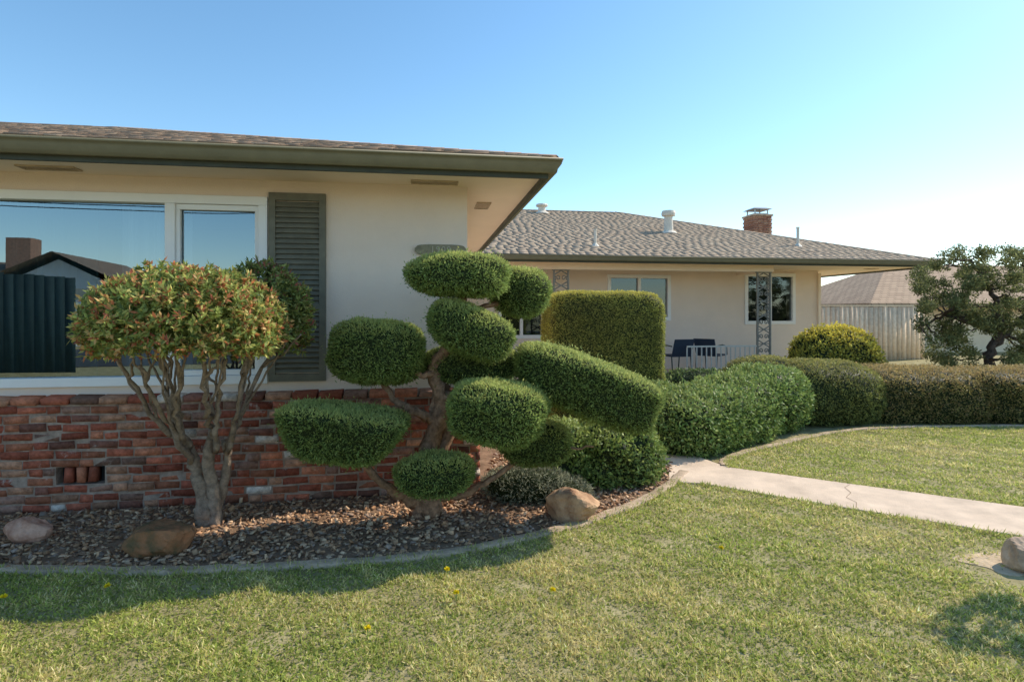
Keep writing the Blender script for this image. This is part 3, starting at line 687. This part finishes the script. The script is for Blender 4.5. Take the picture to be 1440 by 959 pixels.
shrub('privet_hedge', 'leafy privet hedge with loose rounded top running along the curved kerb', [grid_super((1.95,6.35,.26), (.6,.5,.37), 2.6, 0, 40, 1, .10, 2, 21), grid_super((2.3,6.62,.28), (.6,.5,.39), 2.6, 0, 39, 1, .08, 2, 24), grid_super((2.7,6.98,.31), (.65,.5,.42), 2.6, 0, 38, 1, .08, 2, 22), grid_super((3.25,7.45,.34), (.65,.5,.46), 2.6, 0, 35, 1, .08, 2, 23), grid_super((1.7,7.1,.26), (.55,.6,.36), 2.6, 0, 0, 1, .08, 3, 25)],
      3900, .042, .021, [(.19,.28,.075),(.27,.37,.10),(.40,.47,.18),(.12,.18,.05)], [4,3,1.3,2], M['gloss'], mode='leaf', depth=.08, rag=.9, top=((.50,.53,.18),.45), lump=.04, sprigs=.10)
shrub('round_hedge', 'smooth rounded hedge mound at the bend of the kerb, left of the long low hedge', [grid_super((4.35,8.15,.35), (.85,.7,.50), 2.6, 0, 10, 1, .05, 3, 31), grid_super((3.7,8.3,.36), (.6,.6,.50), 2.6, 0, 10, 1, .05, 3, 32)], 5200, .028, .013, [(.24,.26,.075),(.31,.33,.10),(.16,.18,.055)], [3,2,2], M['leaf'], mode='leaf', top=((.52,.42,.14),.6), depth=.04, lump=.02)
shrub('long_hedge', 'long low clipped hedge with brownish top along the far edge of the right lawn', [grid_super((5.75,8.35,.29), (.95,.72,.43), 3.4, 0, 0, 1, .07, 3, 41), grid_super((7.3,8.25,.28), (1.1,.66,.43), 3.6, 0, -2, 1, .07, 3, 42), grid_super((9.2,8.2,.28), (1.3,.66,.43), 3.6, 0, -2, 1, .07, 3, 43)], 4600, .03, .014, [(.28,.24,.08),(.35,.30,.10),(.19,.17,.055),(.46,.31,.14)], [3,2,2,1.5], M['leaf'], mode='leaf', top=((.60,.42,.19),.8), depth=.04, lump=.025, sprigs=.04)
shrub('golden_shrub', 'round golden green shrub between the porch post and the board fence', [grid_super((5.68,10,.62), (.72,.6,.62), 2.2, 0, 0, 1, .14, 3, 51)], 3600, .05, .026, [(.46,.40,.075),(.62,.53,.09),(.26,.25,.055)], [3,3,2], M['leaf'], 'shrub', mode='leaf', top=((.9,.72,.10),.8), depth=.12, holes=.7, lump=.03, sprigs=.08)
shrub('porch_shrub', 'dark low shrub under the porch railing beside the privet hedge', [grid_super((3.4,10.0,.2), (.8,.5,.30), 2.5, 0, 0, 1, .1, 3, 55), grid_super((4.6,9.7,.2), (.7,.5,.33), 2.5, 0, 0, 1, .1, 3, 56)], 2000, .05, .024, GD, [3,3,2,.5], M['leaf'], 'shrub', mode='leaf', depth=.08)
# --- right pine ---
tb = wp(1392, 525, 11.0); TP = (tb[0], tb[1], 0)
pine = thing('pine_tree', 'open dark ornamental pine with airy ragged crown behind the long hedge at the right', 'tree', TP)
m = MB(); q, rr = branch([(tb[0],tb[1],0), wp(1390,505,11), wp(1399,480,11), wp(1408,455,11), wp(1400,425,11), wp(1385,395,11), wp(1365,365,11)], .095, .025, wob=.03); m.tube(q, rr, 8)
q2, rr2 = branch([wp(1399,485,11), wp(1425,460,11.1), wp(1445,430,11.2), wp(1440,375,11.2)], .055, .02, wob=.03); m.tube(q2, rr2, 7)
q3, rr3 = branch([wp(1404,465,11), wp(1365,455,10.9), wp(1330,445,10.8), wp(1295,458,10.7)], .05, .016, wob=.03); m.tube(q3, rr3, 7)
parts = []; rg = np.random.default_rng(12); cand = q[4:]+q2[2:]+q3[2:]; cnt = 0
while cnt < 190:
    a = rg.uniform(1280, 1495); b = rg.uniform(350, 522)
    if (abs(a-1388)/108)**2.6+(abs(b-434)/86)**2.6 > 1: continue
    if 1372 < a < 1416 and b > 470: continue
    if math.sin(a*.11+b*.05+1.1)+math.sin(b*.12-a*.06) < -1.15: continue
    cnt += 1; Y = 11+rg.uniform(-.9,.9); c = wp(a, b, Y); rx = rg.uniform(7, 14)
    k = min(cand, key=lambda s_: np.linalg.norm(s_-c)+.6*max(0, s_[2]-c[2]))
    if cnt % 3 == 0: m.tube(*branch([k, (k+c)/2+np.array([0,0,-.04]), c], .020, .006, wob=.03), 5)
    n = 200; d = nrm(rg.normal(size=(n, 3)))*rg.random((n, 1))**.5; P = c+d*np.array([rx/F*Y, .2, rx*.75/F*Y])
    P = P+.07*noise3(P, 13, 5)[:, None]
    D = nrm(rg.normal(size=(n, 3))+np.array([0,0,.5])); S = nrm(np.cross(D, rg.normal(size=(n, 3))))
    parts.append(cards(P, D, S, .065*(.6+.6*rg.random(n)), .022*(.7+.6*rg.random(n)), pal(n, [(.13,.145,.06),(.19,.205,.08),(.30,.30,.12)], [3,3,1.3], P, .3)))
m.v = [tuple(np.array(v)-np.array(TP)) for v in m.v]; m.build('trunk', M['barkd'], pine, smooth=True)
V, Q, C = merge(parts); mesh_np('crown', V, Q, M['needle'], pine, C, off=TP)
# --- small shrub just right of the frame; its shadow reaches the lawn ---
RO = (3.72, 3.42, 0); rt = thing('slender_shrub', 'slender small leaved shrub standing beside the walkway at the far right, casting a shadow', 'shrub', RO)
m = MB(); m.tube(*branch([(0,0,0),(.03,0,.4),(-.02,.02,.8),(.0,0,1.2)], .03, .015), 7)
for k in range(5): a = k*1.3; m.tube([(0,0,.9+.05*k),(.15*math.cos(a),.15*math.sin(a),1.15+.05*k),(.22*math.cos(a),.22*math.sin(a),1.4+.05*k)], [.012,.009,.005], 5)
m.build('trunk', M['bark'], rt)
c1 = crown((0,0,1.25), (.17,.17,.36), 110, cols, [3,2,3,1], 18, .8, None, 1.1); mesh_np('crown', c1[0], c1[1], M['leaf'], rt, c1[2])
# --- dark board fence on the street side, mirrored in the front window ---
df = thing('dark_board_fence', 'tall dark teal board fence on the street side seen reflected in the front window', 'fence', (-7.9, -7.5, 0), R(12))
x = -14; O, A, B, Cc, cl = [], [], [], [], []
while x < 0:
    O.append((x, 0, -.05)); A.append((.225,0,0)); B.append((0,.03,0)); Cc.append((0,0,2.45+min(.35,-x*.06)+random.uniform(-.02,.02))); cl.append(np.array((.028,.045,.048))*random.uniform(.8,1.15)); x += .24
V, Q, C = boxes(np.array(O), np.array(A), np.array(B), np.array(Cc), .001, np.array(cl)); mesh_np('boards', V, Q, M['fence'], df, C)
m = MB(); m.box(-14, 0, -.03, -.002, .3, .42); m.box(-14, 0, -.03, -.002, 2.1, 2.22); m.build('fence_rail', M['dark'], df)
# ================= ROCKS =================
def rock(px, py, w, d, h, c, label, seed, c2=None, yaw=0):
    X, Y = gp(px, py); Y += d*.35; X = (px-720)/F*Y
    import bmesh
    bm = bmesh.new(); bmesh.ops.create_icosphere(bm, subdivisions=4, radius=1)
    P = np.array([v.co for v in bm.verts]); n = nrm(P); r = np.random.default_rng(seed)
    pl = nrm(r.normal(size=(16, 3))); dist = r.uniform(.68, .95, 16)
    s_ = np.min(np.where((n@pl.T) > .05, dist/np.maximum(n@pl.T, .05), 9), 1); s_ = np.minimum(s_, 1.1)
    q = n*s_[:, None]*(1+.05*noise3(n, 6, seed)+.025*noise3(n, 15, seed))[:, None]*np.array([w/2, d/2, h*.62])
    for v, p in zip(bm.verts, q): v.co = p
    me = bpy.data.meshes.new('rock'); bm.to_mesh(me); bm.free()
    me.materials.append(mat('rock_'+str(seed), c, .85, 9, .35, 1, 30, spec=.2, c2=c2, detail=9))
    o = bpy.data.objects.new('rock', me); link(o); o.location = (X, Y, h*.33); o.rotation_euler = (0,0,yaw); tag(o, label, 'rock')
rock(805, 737, .42, .32, .23, (.34,.16,.085), 'tan boulder in the bed beside the kerb, right of the topiary', 11, (.64,.40,.23))
rock(226, 787, .38, .30, .22, (.11,.12,.06), 'mossy brown and green rock in the mulch left of the shrub trunk', 23, (.46,.19,.09), .4)
rock(38, 765, .26, .2, .17, (.42,.17,.10), 'small reddish rock in the mulch at the left edge by the brick wall', 31, (.80,.50,.37))
rock(1446, 810, .22, .22, .2, (.42,.27,.17), 'light tan rock on bare dirt at the right edge of the lawn', 43, (.72,.53,.37))
m = MB(); pts = [(3.0+.27*math.cos(t)*(1+.2*math.sin(3*t)+.1*math.sin(7*t)), 3.40+.19*math.sin(t)*(1+.2*math.cos(2*t)+.1*math.sin(5*t))) for t in np.linspace(0, 6.28, 40)[:-1]]
m.prism(pts, -.01, .004); tag(m.build('dirt', mat('bare_dirt', (.56,.42,.27), .95, 12, .25, .8, 50)), kind='structure')
# ================= DANDELIONS =================
for (px, py, lb) in ((4,848,'yellow dandelion at the far left edge of the lawn'),(150,832,'yellow dandelion in the shadow near the left kerb'),(516,894,'yellow dandelion standing alone nearest the bottom centre of the lawn'),(628,808,'yellow dandelion in the shade just below the kerb under the topiary'),(641,842,'yellow dandelion in sunlit grass just past the topiary shadow'),(777,838,'pale yellow dandelion below the end of the topiary shadow'),(1014,777,'tiny yellow dandelion in the lawn left of the walkway')):
    X, Y = gp(px, py+6); o = thing('dandelion', lb, 'flower', (X, Y, 0))
    m = MB(); m.tube([(0,0,0),(.004,0,.03),(.002,.003,.052)], .0018, 5); m.build('stem', M['stem'], o)
    n = 80; P = np.tile([[.002,.003,.053]], (n, 1)); D = nrm(RNG.normal(size=(n, 3))*np.array([1,1,.35])+np.array([0,0,.5])); S = nrm(np.cross(D, RNG.normal(size=(n, 3))))
    V, Q, _ = cards(P, D, S, np.full(n, .019), np.full(n, .007), np.zeros((n, 3))); mesh_np('flower_head', V, Q, M['petal'], o)
# ================= PATIO CHAIRS =================
def chair(px, v, lb, rz):
    u_ = plane_u(px, v); w_ = C0+u_*UD+v*VD; o = thing('patio_chair', lb, 'chair', (w_[0], w_[1], .15), RZ+rz)
    m = MB(); m.box(-.25,.25,-.24,.24,.36,.40); m.build('seat', M['navy'], o, bevel=.01)
    m = MB(); m.v += [(-.25,.22,.40),(.25,.22,.40),(.25,.25,.40),(-.25,.25,.40),(-.25,.34,.76),(.25,.34,.76),(.25,.37,.76),(-.25,.37,.76)]; m.f += [(0,3,2,1),(4,5,6,7),(0,1,5,4),(1,2,6,5),(2,3,7,6),(3,0,4,7)]; m.build('backrest', M['navy'], o)
    for sx in (-1, 1):
        for sy in (-1, 1): m = MB(); m.tube([(sx*.25, sy*.26, 0), (sx*.25, sy*.22, .38)], .014, 6); m.build('leg', M['fascia'], o)
        m = MB(); m.tube([(sx*.27,-.24,.38),(sx*.27,-.22,.58),(sx*.27,.0,.62),(sx*.27,.26,.60)], .014, 6); m.build('armrest', M['fascia'], o)
chair(950, 7.45, 'dark navy patio chair on the porch next to the tall box hedge', 3.3)
chair(1000, 7.5, 'dark navy patio chair on the porch behind the railing near the post', 2.2)
# ================= NEIGHBOUR =================
fo = thing('board_fence', 'weathered vertical board fence between the two houses', 'fence', (9.2, 18, 0), R(8))
x = -.4; O, A, B, Cc, cl = [], [], [], [], []
while x < 4.3:
    O.append((x, random.uniform(0,.012), -.05)); A.append((.158,0,0)); B.append((0,.02,0)); Cc.append((0,0,1.75+random.uniform(-.012,.012))); cl.append(np.array((.82,.62,.44))*random.uniform(.82,1.08)); x += .17
V, Q, C = boxes(np.array(O), np.array(A), np.array(B), np.array(Cc), .001, np.array(cl)); mesh_np('boards', V, Q, M['fence'], fo, C)
m = MB(); m.box(-.4, 4.3, -.012, .04, 1.715, 1.75); m.build('cap_rail', M['cream'], fo)
m = MB(); m.box(-.4, 4.3, .034, .07, .3, .4); m.box(-.4, 4.3, .034, .07, 1.4, 1.5); m.box(-.4,4.3,.07,.08,0,1.7); m.build('backing_rails', M['under'], fo)
nh = thing('neighbour_house', 'low cream neighbouring house with tan hipped shingle roof beyond the fence', 'house', (17, 22, 0), R(6))
m = MB(); m.box(-3, 16, 0, 9, -.4, 1.8); m.build('wall', M['cream'], nh)
m = MB(); m.box(-.3, 5.5, -.04, -.003, -.1, 1.45)
for k in range(4): m.box(-.3, 5.5, -.05, -.04, -.05+k*.38, .28+k*.38)
m.build('garage_door', mat('garage_door', (.84,.68,.48), .6, 3, .05), nh)
def shingmat(nm, c, c2, mo):
    sh = mat(nm, c, .9, 14, .25, .8, 20)
    nt = sh.node_tree; bt = nt.nodes.new('ShaderNodeTexBrick'); bt.inputs['Scale'].default_value = 1; bt.inputs['Brick Width'].default_value = .3; bt.inputs['Row Height'].default_value = .16; bt.inputs['Mortar Size'].default_value = .012
    bt.inputs['Color1'].default_value = (*c, 1); bt.inputs['Color2'].default_value = (*c2, 1); bt.inputs['Mortar'].default_value = (*mo, 1)
    tcn = [n for n in nt.nodes if n.type == 'TEX_COORD'][0]; nt.links.new(tcn.outputs['Object'], bt.inputs['Vector']); nt.links.new(bt.outputs['Color'], nt.nodes['Principled BSDF'].inputs['Base Color']); return sh
sh = shingmat('far_shingle', (.54,.37,.24), (.42,.28,.18), (.18,.12,.08))
def hip(mb, x0, x1, y0, y1, z0, rise):
    d = (y1-y0)/2; mb.face((x0,y0,z0),(x1,y0,z0),(x1-d,y0+d,z0+rise),(x0+d,y0+d,z0+rise)); mb.face((x1,y1,z0),(x0,y1,z0),(x0+d,y0+d,z0+rise),(x1-d,y0+d,z0+rise))
    mb.face((x0,y1,z0),(x0,y0,z0),(x0+d,y0+d,z0+rise)); mb.face((x1,y0,z0),(x1,y1,z0),(x1-d,y0+d,z0+rise))
    mb.box(x0,x1,y0,y1,z0-.14,z0-.01)
m = MB(); hip(m, -4.1, 17, -.9, 6.5, 1.85, 1.75); m.build('roof', sh, nh)
m = MB(); hip(m, -11, 2, 5.5, 13.5, 1.9, 1.75); m.build('roof', sh, nh)
m = MB(); m.box(-10.3, -3.01, 6.2, 12.8, -.4, 1.8); m.build('wall', M['cream'], nh)
# across the street (seen as a reflection in the front window)
sh2 = thing('street_house', 'cream house across the street seen reflected in the front window', 'house', (-17.5, -24, 0), R(4))
m = MB(); m.box(-9, 7, -8, 0, 0, 2.6); m.box(2, 7, 0.01, 3, 0, 2.6); m.build('wall', M['cream'], sh2)
shd = shingmat('street_shingle', (.30,.21,.15), (.24,.17,.12), (.12,.09,.07))
m = MB(); hip(m, -9.7, 7.6, -8.7, .7, 2.75, 1.5)
m.face((1.4,3.6,2.7),(4.5,3.6,4.2),(4.5,-4,4.2),(1.4,-4,2.7)); m.face((7.6,3.6,2.7),(7.6,-4,2.7),(4.5,-4,4.2),(4.5,3.6,4.2)); m.build('roof', shd, sh2)
m = MB(); m.face((2,3.01,2.6),(7,3.01,2.6),(4.5,3.01,3.9)); m.build('gable', M['white'], sh2)
m = MB(); m.box(3,6,3.0,3.03,0,2.1); m.build('garage_door', M['white'], sh2)
m = MB(); m.box(-.2,.9,-3,-2,3,5.4); m.build('chimney', mat('far_brick',(.30,.17,.12),.9,8,.3), sh2)
for a in (-7, -2.5): m = MB(); m.box(a,a+2.4,.0,.04,1,2.1); m.build('window', M['dark'], sh2)
for i, px in enumerate((-34, 8)):
    o = thing('utility_pole', 'wooden utility pole across the street, %s one' % ('left' if i else 'right'), 'utility pole', (px, -19, 0))
    m = MB(); m.tube([(0,0,0),(0,0,8.5)], [.14,.1], 8); m.box(-.04,.04,-1.1,1.1,7.7,7.82); m.box(-.04,.04,-.7,.7,7.0,7.1); m.build('pole', M['bark'], o)
for j, (dy, z) in enumerate(((-1,7.85),(0,8.5),(1,7.85),(-.6,7.12),(.6,7.12))):
    m = MB(); m.tube([(-34+42*t, -19+dy, z-1.1*4*t*(1-t)) for t in np.linspace(0,1,16)], .022, 4)
    tag(m.build('power_line', M['dark']), 'thin sagging power line between the poles across the street', 'cable', 'power lines across the street')
# ================= LIGHT, CAMERA =================
SD = np.array([1.08, .54, 1.0]); el = math.atan2(SD[2], math.hypot(SD[0], SD[1])); az = math.atan2(SD[0], SD[1])
w_ = bpy.data.worlds.new('World'); sc.world = w_; w_.use_nodes = True; nt = w_.node_tree; bg = nt.nodes['Background']
sk = nt.nodes.new('ShaderNodeTexSky'); sk.sky_type = 'NISHITA'; sk.sun_disc = False; sk.sun_elevation = el; sk.sun_rotation = az
sk.air_density = 1.0; sk.dust_density = .25; sk.ozone_density = 1.8; sk.altitude = 50
hs = nt.nodes.new('ShaderNodeHueSaturation'); hs.inputs['Saturation'].default_value = 1.13; hs.inputs['Value'].default_value = 1.5; hs.inputs['Hue'].default_value = .49
nt.links.new(sk.outputs[0], hs.inputs['Color']); nt.links.new(hs.outputs[0], bg.inputs[0]); bg.inputs[1].default_value = .15
ld = bpy.data.lights.new('sun', 'SUN'); ld.energy = 5.0; ld.angle = R(.5); ld.color = (1,.91,.77); lo = bpy.data.objects.new('sun', ld); link(lo)
from mathutils import Vector
lo.rotation_euler = Vector(SD).to_track_quat('Z', 'Y').to_euler(); lo.location = (10,6,12)
cd = bpy.data.cameras.new('camera'); cam = bpy.data.objects.new('camera', cd); link(cam)
cd.sensor_width = 36; cd.lens = 20; cd.shift_y = -39.5/1440; cd.clip_end = 1000; cd.clip_start = .05
cam.location = (0,0,H); cam.rotation_euler = (R(90),0,0); sc.camera = cam
sc.view_settings.view_transform = 'Standard'; sc.view_settings.look = 'None'; sc.view_settings.exposure = 0
